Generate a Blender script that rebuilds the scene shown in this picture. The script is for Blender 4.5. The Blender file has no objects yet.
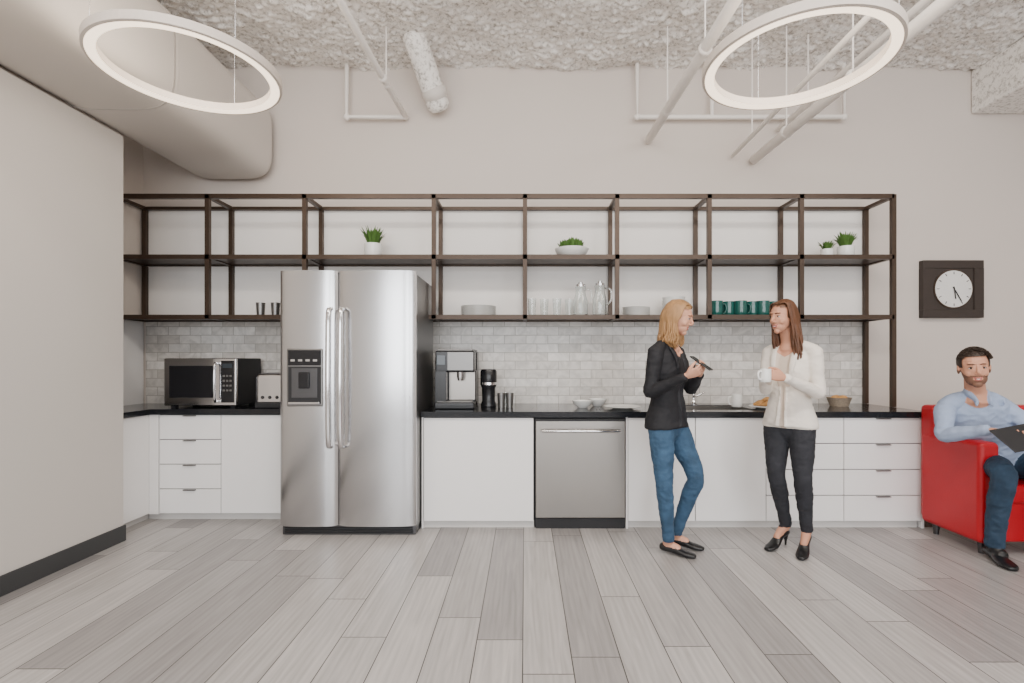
import bpy, math, random
import numpy as np
from mathutils import Vector, noise, Matrix
from mathutils.bvhtree import BVHTree
random.seed(7)
D=bpy.data
COL=bpy.context.scene.collection
# ------------------------------------------------------------------ materials
def mat(name,col,rough=0.5,metal=0.0,var=0.04,scale=8.0,bump=0.0,bscale=60.0,emit=None,estr=0,trans=0.0,coat=0.0,stretch=(1,1,1),ior=1.45,sheen=0.0):
    m=D.materials.new(name); m.use_nodes=True; nt=m.node_tree; N=nt.nodes; L=nt.links
    b=N['Principled BSDF']
    b.inputs['Roughness'].default_value=rough; b.inputs['Metallic'].default_value=metal
    b.inputs['IOR'].default_value=ior
    b.inputs['Transmission Weight'].default_value=trans
    b.inputs['Coat Weight'].default_value=coat
    b.inputs['Sheen Weight'].default_value=sheen
    tc=N.new('ShaderNodeTexCoord'); mp=N.new('ShaderNodeMapping'); mp.inputs['Scale'].default_value=stretch
    L.new(tc.outputs['Object'],mp.inputs['Vector'])
    nz=N.new('ShaderNodeTexNoise'); nz.inputs['Scale'].default_value=scale; nz.inputs['Detail'].default_value=4
    L.new(mp.outputs['Vector'],nz.inputs['Vector'])
    mx=N.new('ShaderNodeMix'); mx.data_type='RGBA'
    c=Vector(col[:3])
    mx.inputs[6].default_value=(*[max(0,v*(1-var)) for v in c],1); mx.inputs[7].default_value=(*[min(1,v*(1+var)) for v in c],1)
    L.new(nz.outputs['Fac'],mx.inputs[0]); L.new(mx.outputs[2],b.inputs['Base Color'])
    if bump>0:
        n2=N.new('ShaderNodeTexNoise'); n2.inputs['Scale'].default_value=bscale; n2.inputs['Detail'].default_value=3
        L.new(mp.outputs['Vector'],n2.inputs['Vector'])
        bp=N.new('ShaderNodeBump'); bp.inputs['Strength'].default_value=bump; bp.inputs['Distance'].default_value=0.01
        L.new(n2.outputs['Fac'],bp.inputs['Height']); L.new(bp.outputs['Normal'],b.inputs['Normal'])
    if emit:
        b.inputs['Emission Color'].default_value=(*emit,1); b.inputs['Emission Strength'].default_value=estr
    return m
M={}
M['wall']=mat('painted_wall',(0.62,0.56,0.515),0.85,var=0.015,scale=1.5,bump=0.05,bscale=250)
M['wallL']=mat('painted_wall_side',(0.60,0.565,0.53),0.85,var=0.015,scale=1.5,bump=0.05,bscale=250)
M['panel']=mat('white_wall_paint',(0.86,0.83,0.80),0.7,var=0.01,scale=2)
M['base']=mat('baseboard_grey',(0.045,0.046,0.048),0.5)
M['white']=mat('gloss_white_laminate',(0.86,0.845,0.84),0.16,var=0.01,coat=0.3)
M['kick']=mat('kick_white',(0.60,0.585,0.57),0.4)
M['counter']=mat('black_granite',(0.012,0.013,0.016),0.14,var=0.6,scale=220)
M['frame']=mat('bronze_frame',(0.062,0.041,0.029),0.38,metal=0.4,var=0.12,scale=10)
M['duct']=mat('duct_white',(0.64,0.60,0.56),0.6,var=0.02,scale=3)
M['pipe']=mat('pipe_white',(0.84,0.80,0.76),0.45,var=0.03)
M['dark']=mat('black_plastic',(0.010,0.010,0.012),0.25,var=0.2)
M['darkm']=mat('black_matte',(0.015,0.015,0.017),0.6,var=0.2)
M['gap']=mat('reveal_dark',(0.07,0.07,0.07),0.8)
M['chrome']=mat('chrome',(0.75,0.75,0.76),0.12,metal=1,var=0.02)
M['ceram']=mat('white_ceramic',(0.82,0.82,0.80),0.2,var=0.02,coat=0.3)
M['teal']=mat('teal_glaze',(0.008,0.085,0.072),0.15,var=0.1,coat=0.4)
M['glass']=mat('clear_glass',(0.93,0.96,0.96),0.02,trans=1.0,var=0.0)
M['leaf']=mat('leaf_green',(0.08,0.17,0.035),0.5,var=0.5,scale=30)
M['soil']=mat('soil',(0.05,0.03,0.02),0.9,var=0.3)
M['red']=mat('red_leather',(0.44,0.006,0.014),0.38,var=0.12,scale=5,bump=0.08,bscale=120)
M['carpet']=mat('brown_carpet',(0.10,0.075,0.06),0.95,var=0.3,scale=60,bump=0.4,bscale=300)
M['skin']=mat('skin_light',(0.62,0.32,0.215),0.5,var=0.05,scale=15)
M['skin2']=mat('skin_warm',(0.55,0.27,0.175),0.5,var=0.05,scale=15)
M['lip']=mat('lips',(0.40,0.12,0.10),0.4)
M['teeth']=mat('teeth',(0.8,0.78,0.74),0.3)
M['eyew']=mat('eye_white',(0.6,0.57,0.55),0.25)
M['iris']=mat('iris',(0.03,0.02,0.015),0.15)
M['blond']=mat('hair_blonde',(0.33,0.18,0.075),0.42,var=0.65,scale=45,stretch=(1,1,.12))
M['brown']=mat('hair_brown',(0.105,0.043,0.020),0.4,var=0.6,scale=45,stretch=(1,1,.12))
M['dkhair']=mat('hair_dark',(0.028,0.016,0.010),0.5,var=0.5,scale=80)
M['beard']=mat('beard_stubble',(0.18,0.088,0.056),0.7,var=0.35,scale=300)
M['blazer']=mat('black_blazer',(0.010,0.010,0.013),0.75,var=0.2,bump=0.5,bscale=16)
M['top']=mat('black_top',(0.014,0.014,0.018),0.7,var=0.2)
M['cream']=mat('cream_blazer',(0.78,0.72,0.65),0.8,var=0.04,bump=0.6,bscale=14,sheen=0.1)
M['cream2']=mat('ivory_top',(0.60,0.50,0.42),0.8,var=0.04,bump=0.3,bscale=30)
M['jeans']=mat('blue_denim',(0.035,0.080,0.145),0.85,var=0.6,scale=12,bump=0.7,bscale=24)
M['jeansD']=mat('charcoal_denim',(0.022,0.023,0.029),0.85,var=0.3,scale=18,bump=0.7,bscale=24)
M['jeansM']=mat('mans_denim',(0.020,0.042,0.075),0.85,var=0.5,scale=14,bump=0.7,bscale=24)
M['shirt']=mat('light_blue_shirt',(0.31,0.38,0.53),0.8,var=0.06,bump=0.8,bscale=16)
M['shoe']=mat('black_shoe',(0.010,0.010,0.011),0.3,var=0.2)
M['screen']=mat('screen_glass',(0.03,0.04,0.05),0.08)
M['pastry']=mat('pastry',(0.50,0.26,0.09),0.7,var=0.4,scale=50)
M['wicker']=mat('wicker',(0.30,0.24,0.18),0.8,var=0.4,scale=80)
M['clockf']=mat('clock_frame_wood',(0.035,0.026,0.022),0.5,var=0.25,scale=30,stretch=(1,1,8))
M['clockw']=mat('clock_face',(0.72,0.71,0.69),0.5)
M['lampm']=mat('lamp_housing',(0.62,0.55,0.49),0.5)
M['lampe']=mat('lamp_diffuser',(0.9,0.8,0.7),0.5,emit=(1.0,0.80,0.60),estr=2.3)
def steel(name,base,rough):
    m=mat(name,base,rough,metal=1.0,var=0.03,scale=3)
    nt=m.node_tree;N=nt.nodes;L=nt.links;b=N['Principled BSDF']
    tc=N.new('ShaderNodeTexCoord');mp=N.new('ShaderNodeMapping');mp.inputs['Scale'].default_value=(3,3,300)
    L.new(tc.outputs['Object'],mp.inputs['Vector'])
    nz=N.new('ShaderNodeTexNoise');nz.inputs['Scale'].default_value=2;L.new(mp.outputs['Vector'],nz.inputs['Vector'])
    mr=N.new('ShaderNodeMapRange');mr.inputs[3].default_value=rough-.03;mr.inputs[4].default_value=rough+.04
    L.new(nz.outputs['Fac'],mr.inputs[0]);L.new(mr.outputs[0],b.inputs['Roughness'])
    return m
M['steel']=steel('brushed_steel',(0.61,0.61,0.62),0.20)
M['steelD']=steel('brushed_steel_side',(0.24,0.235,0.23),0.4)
M['steelW']=steel('dishwasher_steel',(0.29,0.27,0.25),0.30)
M['steelK']=steel('dark_steel',(0.12,0.12,0.125),0.35)

def floor_mat():
    m=D.materials.new('grey_wood_planks');m.use_nodes=True;nt=m.node_tree;N=nt.nodes;L=nt.links;b=N['Principled BSDF']
    tc=N.new('ShaderNodeTexCoord');sx=N.new('ShaderNodeSeparateXYZ');L.new(tc.outputs['Object'],sx.inputs[0])
    W=0.215
    def mth(op,a,bv=None,c=None):
        n=N.new('ShaderNodeMath');n.operation=op
        for i,x in enumerate((a,bv,c)):
            if x is None: continue
            if isinstance(x,(int,float)): n.inputs[i].default_value=x
            else: L.new(x,n.inputs[i])
        return n.outputs[0]
    X=mth('ADD',sx.outputs[0],20.05)
    row=mth('FLOOR',mth('DIVIDE',X,W))
    wn=N.new('ShaderNodeTexWhiteNoise');wn.noise_dimensions='1D';L.new(row,wn.inputs['W'])
    U=mth('MULTIPLY_ADD',wn.outputs['Value'],7.3,mth('ADD',sx.outputs[1],20.0))
    cb=N.new('ShaderNodeCombineXYZ');L.new(U,cb.inputs[0]);L.new(X,cb.inputs[1])
    br=N.new('ShaderNodeTexBrick');br.offset=0.0;br.offset_frequency=1
    br.inputs['Color1'].default_value=(0,0,0,1);br.inputs['Color2'].default_value=(1,1,1,1);br.inputs['Mortar'].default_value=(0.5,0.5,0.5,1)
    br.inputs['Scale'].default_value=1;br.inputs['Brick Width'].default_value=1.55;br.inputs['Row Height'].default_value=W
    br.inputs['Mortar Size'].default_value=0.0026;br.inputs['Mortar Smooth'].default_value=0.2
    L.new(cb.outputs[0],br.inputs['Vector'])
    rp=N.new('ShaderNodeValToRGB');e=rp.color_ramp.elements
    e[0].position=0;e[0].color=(0.265,0.250,0.248,1);e[1].position=1;e[1].color=(0.46,0.437,0.425,1)
    x=rp.color_ramp.elements.new(0.5);x.color=(0.365,0.347,0.340,1)
    L.new(br.outputs['Color'],rp.inputs[0])
    sep=N.new('ShaderNodeVectorMath');sep.operation='SCALE';sep.inputs['Scale'].default_value=17.0
    L.new(br.outputs['Color'],sep.inputs[0])
    add=N.new('ShaderNodeVectorMath');add.operation='ADD';L.new(tc.outputs['Object'],add.inputs[0]);L.new(sep.outputs[0],add.inputs[1])
    mg=N.new('ShaderNodeMapping');mg.inputs['Scale'].default_value=(20,1.3,1);L.new(add.outputs[0],mg.inputs['Vector'])
    n1=N.new('ShaderNodeTexNoise');n1.inputs['Scale'].default_value=1.6;n1.inputs['Detail'].default_value=6;n1.inputs['Distortion'].default_value=1.0
    L.new(mg.outputs['Vector'],n1.inputs['Vector'])
    mg2=N.new('ShaderNodeMapping');mg2.inputs['Scale'].default_value=(5,0.45,1);L.new(add.outputs[0],mg2.inputs['Vector'])
    wv=N.new('ShaderNodeTexWave');wv.inputs['Scale'].default_value=2.0;wv.inputs['Distortion'].default_value=7;wv.inputs['Detail'].default_value=2;wv.inputs['Detail Scale'].default_value=0.8
    L.new(mg2.outputs['Vector'],wv.inputs['Vector'])
    g=mth('MULTIPLY_ADD',wv.outputs['Fac'],0.14,mth('MULTIPLY',n1.outputs['Fac'],0.9))
    mr=N.new('ShaderNodeMapRange');mr.inputs[1].default_value=0.25;mr.inputs[2].default_value=0.8;mr.inputs[3].default_value=0.78;mr.inputs[4].default_value=1.17
    L.new(g,mr.inputs[0])
    mx=N.new('ShaderNodeVectorMath');mx.operation='SCALE';L.new(rp.outputs['Color'],mx.inputs[0]);L.new(mr.outputs[0],mx.inputs['Scale'])
    mo=N.new('ShaderNodeMix');mo.data_type='RGBA';L.new(br.outputs['Fac'],mo.inputs[0]);L.new(mx.outputs[0],mo.inputs[6]);mo.inputs[7].default_value=(0.045,0.04,0.035,1)
    L.new(mo.outputs[2],b.inputs['Base Color'])
    b.inputs['Roughness'].default_value=0.36
    bp=N.new('ShaderNodeBump');bp.inputs['Strength'].default_value=0.12;bp.inputs['Distance'].default_value=0.003
    L.new(n1.outputs['Fac'],bp.inputs['Height']);L.new(bp.outputs['Normal'],b.inputs['Normal'])
    return m
def tile_mat():
    m=D.materials.new('marble_subway_tile');m.use_nodes=True;nt=m.node_tree;N=nt.nodes;L=nt.links;b=N['Principled BSDF']
    tc=N.new('ShaderNodeTexCoord');mp=N.new('ShaderNodeMapping');mp.inputs['Rotation'].default_value=(math.pi/2,0,0)
    L.new(tc.outputs['Object'],mp.inputs['Vector'])
    br=N.new('ShaderNodeTexBrick')
    br.inputs['Color1'].default_value=(0,0,0,1);br.inputs['Color2'].default_value=(1,1,1,1);br.inputs['Mortar'].default_value=(0.5,0.5,0.5,1)
    br.inputs['Scale'].default_value=1;br.inputs['Brick Width'].default_value=0.2;br.inputs['Row Height'].default_value=0.0795
    br.inputs['Mortar Size'].default_value=0.0026;br.inputs['Mortar Smooth'].default_value=0.2
    L.new(mp.outputs['Vector'],br.inputs['Vector'])
    rp=N.new('ShaderNodeValToRGB');e=rp.color_ramp.elements
    e[0].color=(0.55,0.52,0.485,1);e[1].color=(0.74,0.715,0.685,1)
    L.new(br.outputs['Color'],rp.inputs[0])
    sc=N.new('ShaderNodeVectorMath');sc.operation='SCALE';sc.inputs['Scale'].default_value=9.0;L.new(br.outputs['Color'],sc.inputs[0])
    ad=N.new('ShaderNodeVectorMath');ad.operation='ADD';L.new(tc.outputs['Object'],ad.inputs[0]);L.new(sc.outputs[0],ad.inputs[1])
    nz=N.new('ShaderNodeTexNoise');nz.inputs['Scale'].default_value=7;nz.inputs['Detail'].default_value=6;nz.inputs['Distortion'].default_value=2.0
    L.new(ad.outputs[0],nz.inputs['Vector'])
    mr=N.new('ShaderNodeMapRange');mr.inputs[1].default_value=0.32;mr.inputs[2].default_value=0.62;mr.inputs[3].default_value=0.80;mr.inputs[4].default_value=1.07
    L.new(nz.outputs['Fac'],mr.inputs[0])
    mx=N.new('ShaderNodeVectorMath');mx.operation='SCALE';L.new(rp.outputs['Color'],mx.inputs[0]);L.new(mr.outputs[0],mx.inputs['Scale'])
    mo=N.new('ShaderNodeMix');mo.data_type='RGBA';L.new(br.outputs['Fac'],mo.inputs[0]);L.new(mx.outputs[0],mo.inputs[6]);mo.inputs[7].default_value=(0.34,0.315,0.285,1)
    L.new(mo.outputs[2],b.inputs['Base Color']);b.inputs['Roughness'].default_value=0.3
    bp=N.new('ShaderNodeBump');bp.invert=True;bp.inputs['Strength'].default_value=0.4;bp.inputs['Distance'].default_value=0.003
    L.new(br.outputs['Fac'],bp.inputs['Height']);L.new(bp.outputs['Normal'],b.inputs['Normal'])
    return m
def ceil_mat():
    m=D.materials.new('sprayed_insulation');m.use_nodes=True;nt=m.node_tree;N=nt.nodes;L=nt.links;b=N['Principled BSDF']
    tc=N.new('ShaderNodeTexCoord')
    n1=N.new('ShaderNodeTexNoise');n1.inputs['Scale'].default_value=30;n1.inputs['Detail'].default_value=7;n1.inputs['Roughness'].default_value=0.7
    L.new(tc.outputs['Object'],n1.inputs['Vector'])
    rp=N.new('ShaderNodeValToRGB');e=rp.color_ramp.elements;e[0].position=0.36;e[0].color=(0.42,0.39,0.36,1);e[1].position=0.51;e[1].color=(0.93,0.90,0.86,1)
    L.new(n1.outputs['Fac'],rp.inputs[0]);L.new(rp.outputs['Color'],b.inputs['Base Color']);b.inputs['Roughness'].default_value=0.95
    bp=N.new('ShaderNodeBump');bp.inputs['Strength'].default_value=0.6;bp.inputs['Distance'].default_value=0.015
    L.new(n1.outputs['Fac'],bp.inputs['Height']);L.new(bp.outputs['Normal'],b.inputs['Normal'])
    return m
M['floor']=floor_mat();M['tile']=tile_mat();M['ceil']=ceil_mat()

# ------------------------------------------------------------------ helpers
def emp(name,loc=(0,0,0)):
    e=D.objects.new(name,None);e.location=loc;e.empty_display_size=0.1;COL.objects.link(e);return e
def link(o,parent=None):
    COL.objects.link(o)
    if parent is not None:
        o.parent=parent;o.matrix_parent_inverse=Matrix.Translation(-Vector(parent.location))
    return o
def mk(name,v,f,m,parent=None,smooth=True,mats=None,mi=None):
    me=D.meshes.new(name);me.from_pydata([tuple(p) for p in v],[],f)
    for mm in (mats or [m]): me.materials.append(mm)
    if mi is not None: me.polygons.foreach_set('material_index',mi)
    if smooth: me.polygons.foreach_set('use_smooth',[True]*len(me.polygons))
    me.update();o=D.objects.new(name,me);return link(o,parent)
def box(name,x0,x1,y0,y1,z0,z1,m,parent=None,bev=0.0,seg=2,rot=None):
    c=Vector(((x0+x1)/2,(y0+y1)/2,(z0+z1)/2));h=Vector(((x1-x0)/2,(y1-y0)/2,(z1-z0)/2))
    v=[Vector((sx*h.x,sy*h.y,sz*h.z)) for sx in(-1,1) for sy in(-1,1) for sz in(-1,1)]
    f=[(0,1,3,2),(4,6,7,5),(0,4,5,1),(2,3,7,6),(0,2,6,4),(1,5,7,3)]
    o=mk(name,v,f,m,parent,smooth=False);o.location=c
    if rot: o.rotation_euler=rot
    if bev>0:
        b=o.modifiers.new('bevel','BEVEL');b.width=bev;b.segments=seg;b.limit_method='NONE'
        o.data.polygons.foreach_set('use_smooth',[True]*6)
        w=o.modifiers.new('wn','WEIGHTED_NORMAL')
    return o
def lathe(name,prof,loc,m,parent=None,seg=32):
    v=[];f=[]
    for r,z in prof:
        for i in range(seg):
            a=2*math.pi*i/seg;v.append((loc[0]+r*math.cos(a),loc[1]+r*math.sin(a),loc[2]+z))
    n=len(prof)
    for k in range(n-1):
        for i in range(seg):
            j=(i+1)%seg;f.append((k*seg+i,k*seg+j,(k+1)*seg+j,(k+1)*seg+i))
    f.append(tuple(range(seg))[::-1]);f.append(tuple((n-1)*seg+i for i in range(seg)))
    o=mk(name,v,f,m,parent);es=o.modifiers.new('es','EDGE_SPLIT');es.split_angle=math.radians(50);return o
def cr(pts,n):
    P=np.array(pts,float)
    if len(P)<3:
        t=np.linspace(0,1,n+1)[:,None];return P[0]*(1-t)+P[1]*t
    Q=np.vstack([2*P[0]-P[1],P,2*P[-1]-P[-2]]);out=[]
    for i in range(1,len(Q)-2):
        for k in range(n):
            t=k/n;a,b,c,d=Q[i-1],Q[i],Q[i+1],Q[i+2]
            out.append(0.5*((2*b)+(-a+c)*t+(2*a-5*b+4*c-d)*t*t+(-a+3*b-3*c+d)*t**3))
    out.append(P[-1]);return np.array(out)
def loft(pts,rad,side=None,n=4,seg=14,cap=True):
    R=[(r,r) if not hasattr(r,'__len__') else r for r in rad]
    A=cr([list(p)+list(r) for p,r in zip(pts,R)],n)
    P=A[:,:3];R=np.maximum(A[:,3:5],0.0008)
    T=np.gradient(P,axis=0);T/=np.linalg.norm(T,axis=1)[:,None]+1e-9
    if side is None:
        s=np.cross(T[0],[0,0,1.0])
        if np.linalg.norm(s)<0.15: s=np.cross(T[0],[0,1.0,0])
    else: s=np.array(side,float)
    v=[];f=[];k=len(P)
    for i in range(k):
        s=s-T[i]*np.dot(s,T[i]);s/=np.linalg.norm(s);b=np.cross(T[i],s)
        for j in range(seg):
            a=2*math.pi*j/seg;v.append(P[i]+s*R[i,0]*math.cos(a)+b*R[i,1]*math.sin(a))
    for i in range(k-1):
        for j in range(seg):
            q=(j+1)%seg;f.append((i*seg+j,i*seg+q,(i+1)*seg+q,(i+1)*seg+j))
    for end,sg in ((0,-1),(k-1,1)):
        if cap:
            c=P[end]+T[end]*sg*min(R[end])*0.55;ci=len(v)+seg
            s0=end*seg;ring=[]
            for j in range(seg):
                v.append(P[end]+(v[s0+j]-P[end])*0.7+T[end]*sg*min(R[end])*0.4);ring.append(len(v)-1)
            v.append(c)
            for j in range(seg):
                q=(j+1)%seg
                if sg<0: f.append((s0+q,s0+j,ring[j],ring[q]));f.append((ring[q],ring[j],ci))
                else: f.append((s0+j,s0+q,ring[q],ring[j]));f.append((ring[j],ring[q],ci))
        else:
            f.append(tuple(end*seg+j for j in (range(seg) if sg>0 else range(seg-1,-1,-1))))
    return v,f
def tube(name,pts,r,m,parent=None,n=1,seg=12,side=None):
    v,f=loft(pts,[r]*len(pts) if not isinstance(r,list) else r,side=side,n=n,seg=seg)
    return mk(name,v,f,m,parent)
def ell(c,r,fr=None,nu=20,nv=12):
    fr=np.eye(3) if fr is None else np.array(fr);v=[];f=[]
    for i in range(nv+1):
        th=math.pi*i/nv
        for j in range(nu):
            ph=2*math.pi*j/nu
            q=np.array([r[0]*math.sin(th)*math.cos(ph),r[1]*math.sin(th)*math.sin(ph),r[2]*math.cos(th)])
            v.append(np.array(c)+q@fr)
    for i in range(nv):
        for j in range(nu):
            k=(j+1)%nu;f.append((i*nu+j,(i+1)*nu+j,(i+1)*nu+k,i*nu+k))
    return v,f
def joinp(parts):
    V=[];F=[]
    for v,f in parts:
        o=len(V);V+=list(v);F+=[tuple(a+o for a in q) for q in f]
    return V,F
def remesh(name,groups,mats,vox,parent,smooth=4,matfn=None,zmin=None):
    V,F=joinp([g[1] for g in groups])
    if zmin is not None: V=[(p[0],p[1],max(p[2],zmin)) for p in V]
    me=D.meshes.new('tmp');me.from_pydata([tuple(p) for p in V],[],F);me.update()
    import bmesh
    bm=bmesh.new();bm.from_mesh(me);bmesh.ops.remove_doubles(bm,verts=bm.verts,dist=1e-6);bmesh.ops.recalc_face_normals(bm,faces=bm.faces);bm.to_mesh(me);bm.free()
    o=D.objects.new('tmp',me);COL.objects.link(o)
    r=o.modifiers.new('r','REMESH');r.mode='VOXEL';r.voxel_size=vox
    s=o.modifiers.new('s','SMOOTH');s.factor=0.5;s.iterations=smooth
    dg=bpy.context.evaluated_depsgraph_get();dg.update()
    ne=D.meshes.new_from_object(o.evaluated_get(dg));D.objects.remove(o)
    trees={}
    for mi in set(g[0] for g in groups):
        v,f=joinp([g[1] for g in groups if g[0]==mi]);trees[mi]=BVHTree.FromPolygons([Vector(p) for p in v],f)
    ne.name=name;ne.materials.clear()
    for m in mats: ne.materials.append(m)
    idx=[]
    for p in ne.polygons:
        c=p.center;best=None
        if len(trees)>1:
            for mi,t in trees.items():
                h=t.find_nearest(c)
                if h[3] is not None and (best is None or h[3]<best[0]): best=(h[3],mi)
            k=best[1]
        else: k=list(trees)[0]
        if matfn: k=matfn(c,k)
        idx.append(k)
    ne.polygons.foreach_set('material_index',idx);ne.polygons.foreach_set('use_smooth',[True]*len(idx));ne.update()
    ob=D.objects.new(name,ne);return link(ob,parent)

# ------------------------------------------------------------------ room
YB=4.70; ZC=4.02; XL=-3.53; XR=6.2; YR=-5.0
box('floor',XL-.1,XR+.1,YR-.1,YB+.1,-0.1,0,M['floor'])
box('carpet',3.14,XR-.01,3.98,YB-.02,0.0,0.006,M['carpet'])
box('wall_back',XL-.1,XR+.1,YB,YB+.1,0,ZC+.15,M['wall'])
box('wall_left',XL,-2.91,YR,3.68,0,2.93,M['wallL'])
box('wall_left_upper',XL-.12,XL-.001,YR,YB,0,ZC+.15,M['wall'])
box('wall_right',XR,XR+.1,YR,YB,0,ZC+.15,M['wall'])
for i,(a,b) in enumerate([(-3.53,-3.0),(-.6,-.2),(2.2,2.6),(5.0,6.2)]): box('wall_rear_pier_%d'%i,a,b,YR-.1,YR,0,ZC,M['wall'])
box('wall_rear_sill',XL,XR,YR-.1,YR,0,.5,M['wall']);box('wall_rear_head',XL,XR,YR-.1,YR,3.5,ZC+.1,M['wall'])
box('baseboard_left',-2.909,-2.897,YR,3.692,0,.115,M['base'],bev=.003)
box('baseboard_back',3.12,XR,YB-.015,YB-.001,0.006,.12,M['base'],bev=.003)
box('ceiling',XL-.1,XR+.1,YR-.1,2.35,ZC,ZC+.1,M['ceil'])
nx,ny=620,190;v=[];f=[]
for j in range(ny+1):
    for i in range(nx+1):
        x=-3.5+i*(9.7/nx);y=2.3+j*(2.42/ny)
        q=Vector((x,y,0));h=noise.noise(q*1.1)*.05+noise.noise(q*5)*.03+abs(noise.noise(q*15))*.034+noise.noise(q*38)*.014
        v.append((x,y,ZC-h))
for j in range(ny):
    for i in range(nx):
        a=j*(nx+1)+i;f.append((a,a+nx+1,a+nx+2,a+1))
mk('ceiling_insulation',v,f,M['ceil'])
box('backsplash',-3.50,3.12,YB-.012,YB-.001,.90,1.70,M['tile'])
box('backsplash_return',XL+.001,XL+.010,3.7,YB-.012,.90,1.70,M['white'])
box('wall_back_white_panel',-3.50,3.13,YB-.006,YB-.001,1.70,2.715,M['panel'])

# ---- ducts
def oval(name,xc,zc,w,h,y0,y1,parent,p=7.0):
    n=64;v=[];f=[]
    def ring(y,sc=1):
        for i in range(n):
            a=2*math.pi*i/n;ca,sa=math.cos(a),math.sin(a)
            x=abs(ca)**(2/p)*(1 if ca>0 else -1);z=abs(sa)**(2/p)*(1 if sa>0 else -1)
            v.append((xc+x*w/2*sc,y,zc+z*h/2*sc))
    ys=[y0,y1-.08,y1-.03,y1-.008,y1];sc=[1,1,.985,.94,.88]
    for y,s in zip(ys,sc): ring(y,s)
    for k in range(len(ys)-1):
        for i in range(n):
            j=(i+1)%n;f.append((k*n+i,k*n+j,(k+1)*n+j,(k+1)*n+i))
    f.append(tuple(range(n)));f.append(tuple((len(ys)-1)*n+i for i in range(n))[::-1])
    o=mk(name,v,f,M['duct'],parent);return o
e=emp('air_duct',(-2.75,2,3.25))
oval('duct_body',-2.66,3.29,.76,.70,-3,4.62,e,p=4.5)
for i,y in enumerate([1.4,3.3]): oval('duct_seam_%d'%i,-2.66,3.29,.768,.708,y,y+.10,e,p=4.5)
e=emp('duct_plenum',(-3.2,1.2,3.4))
box('plenum',-3.50,-3.14,-2,2.6,2.97,3.95,M['duct'],e,bev=.01)
box('plenum_flange',-3.51,-3.13,2.6,2.64,2.96,3.97,M['duct'],e,bev=.005)
e=emp('round_duct_stub',(-.85,4.4,3.8))
tube('stub',[(-.78,4.58,3.60),(-.84,4.46,3.77),(-.93,4.25,4.02)],.10,M['ceil'],e,n=3,seg=24)
tube('collar',[(-.80,4.53,3.67),(-.81,4.50,3.70)],.112,M['duct'],e,n=1,seg=24)
def pipe(name,segs,rods=()):
    e=emp(name,segs[0][0][0])
    for i,(pts,r) in enumerate(segs):
        tube('pipe_%d'%i,pts,r,M['pipe'],e,n=1,seg=14)
        for j,p in enumerate(pts):
            if len(pts)>2 and 0<j<len(pts)-1: mk('elbow_%d_%d'%(i,j),*ell(p,(r*1.45,)*3),M['pipe'],e)
    for i,(x,y,z) in enumerate(rods):
        tube('hanger_rod_%d'%i,[(x,y,z),(x,y,4.0)],.006,M['pipe'],e,seg=8)
        tube('hanger_clamp_%d'%i,[(x,y-.012,z),(x,y+.012,z)],segs[-1][1]*1.25,M['pipe'],e,seg=14)
pipe('sprinkler_pipe',[([(-1.62,4.62,4.0),(-1.62,4.62,3.52),(-1.09,4.62,3.52)],.02),([(-1.09,4.66,3.53),(-1.12,4.0,3.53),(-1.17,2.4,3.54)],.024)],[(-1.12,4.1,3.53)])
pipe('sprinkler_pipe',[([(1.02,4.62,4.0),(1.02,4.62,3.52),(2.9,4.62,3.52),(2.9,4.62,4.0)],.02),([(1.7,4.62,4.0),(1.7,4.62,3.52)],.018)])
pipe('water_pipe',[([(1.13,4.64,3.32),(1.2,2.2,3.34)],.036)],[(1.15,4.1,3.33),(1.17,3.3,3.33)])
pipe('water_pipe',[([(2.09,4.64,3.14),(2.18,2.0,3.15)],.040)],[(2.11,4.1,3.15),(2.13,3.3,3.15)])
pipe('conduit',[([(1.90,4.65,3.18),(1.87,2.2,3.19)],.018)],[(1.90,4.25,3.19)])
pipe('conduit',[([(2.32,4.65,3.42),(2.38,2.2,3.43)],.024)],[(2.34,4.2,3.43)])
box('ceiling_beam',4.12,4.75,2.3,YB-.001,3.58,3.985,M['ceil'],bev=.02)

# ---- ring lamps
def ring(loc,R):
    e=emp('ring_pendant_lamp',loc)
    prof=[(R-.060,.004,1),(R-.014,0,1),(R,.003,0),(R+.002,.045,0),(R-.012,.052,0),(R-.048,.052,0),(R-.060,.044,1)]
    n=96;v=[];f=[];mi=[]
    for i in range(n):
        a=2*math.pi*i/n
        for r,z,_ in prof: v.append((loc[0]+r*math.cos(a),loc[1]+r*math.sin(a),loc[2]+z))
    k=len(prof)
    for i in range(n):
        for j in range(k):
            q=(j+1)%k;ii=(i+1)%n;f.append((i*k+j,ii*k+j,ii*k+q,i*k+q));mi.append(1 if j==0 else 0)
    mk('ring',v,f,None,e,smooth=False,mats=[M['lampm'],M['lampe']],mi=mi)
    for i in range(3):
        a=math.radians(90+120*i);p=(loc[0]+(R-.03)*math.cos(a),loc[1]+(R-.03)*math.sin(a),loc[2]+.05)
        tube('wire_%d'%i,[p,(p[0],p[1],ZC-.03)],.0013,M['chrome'],e,seg=6)
ring((-1.81,2.745,2.85),.45);ring((1.37,2.564,2.79),.45)

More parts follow.
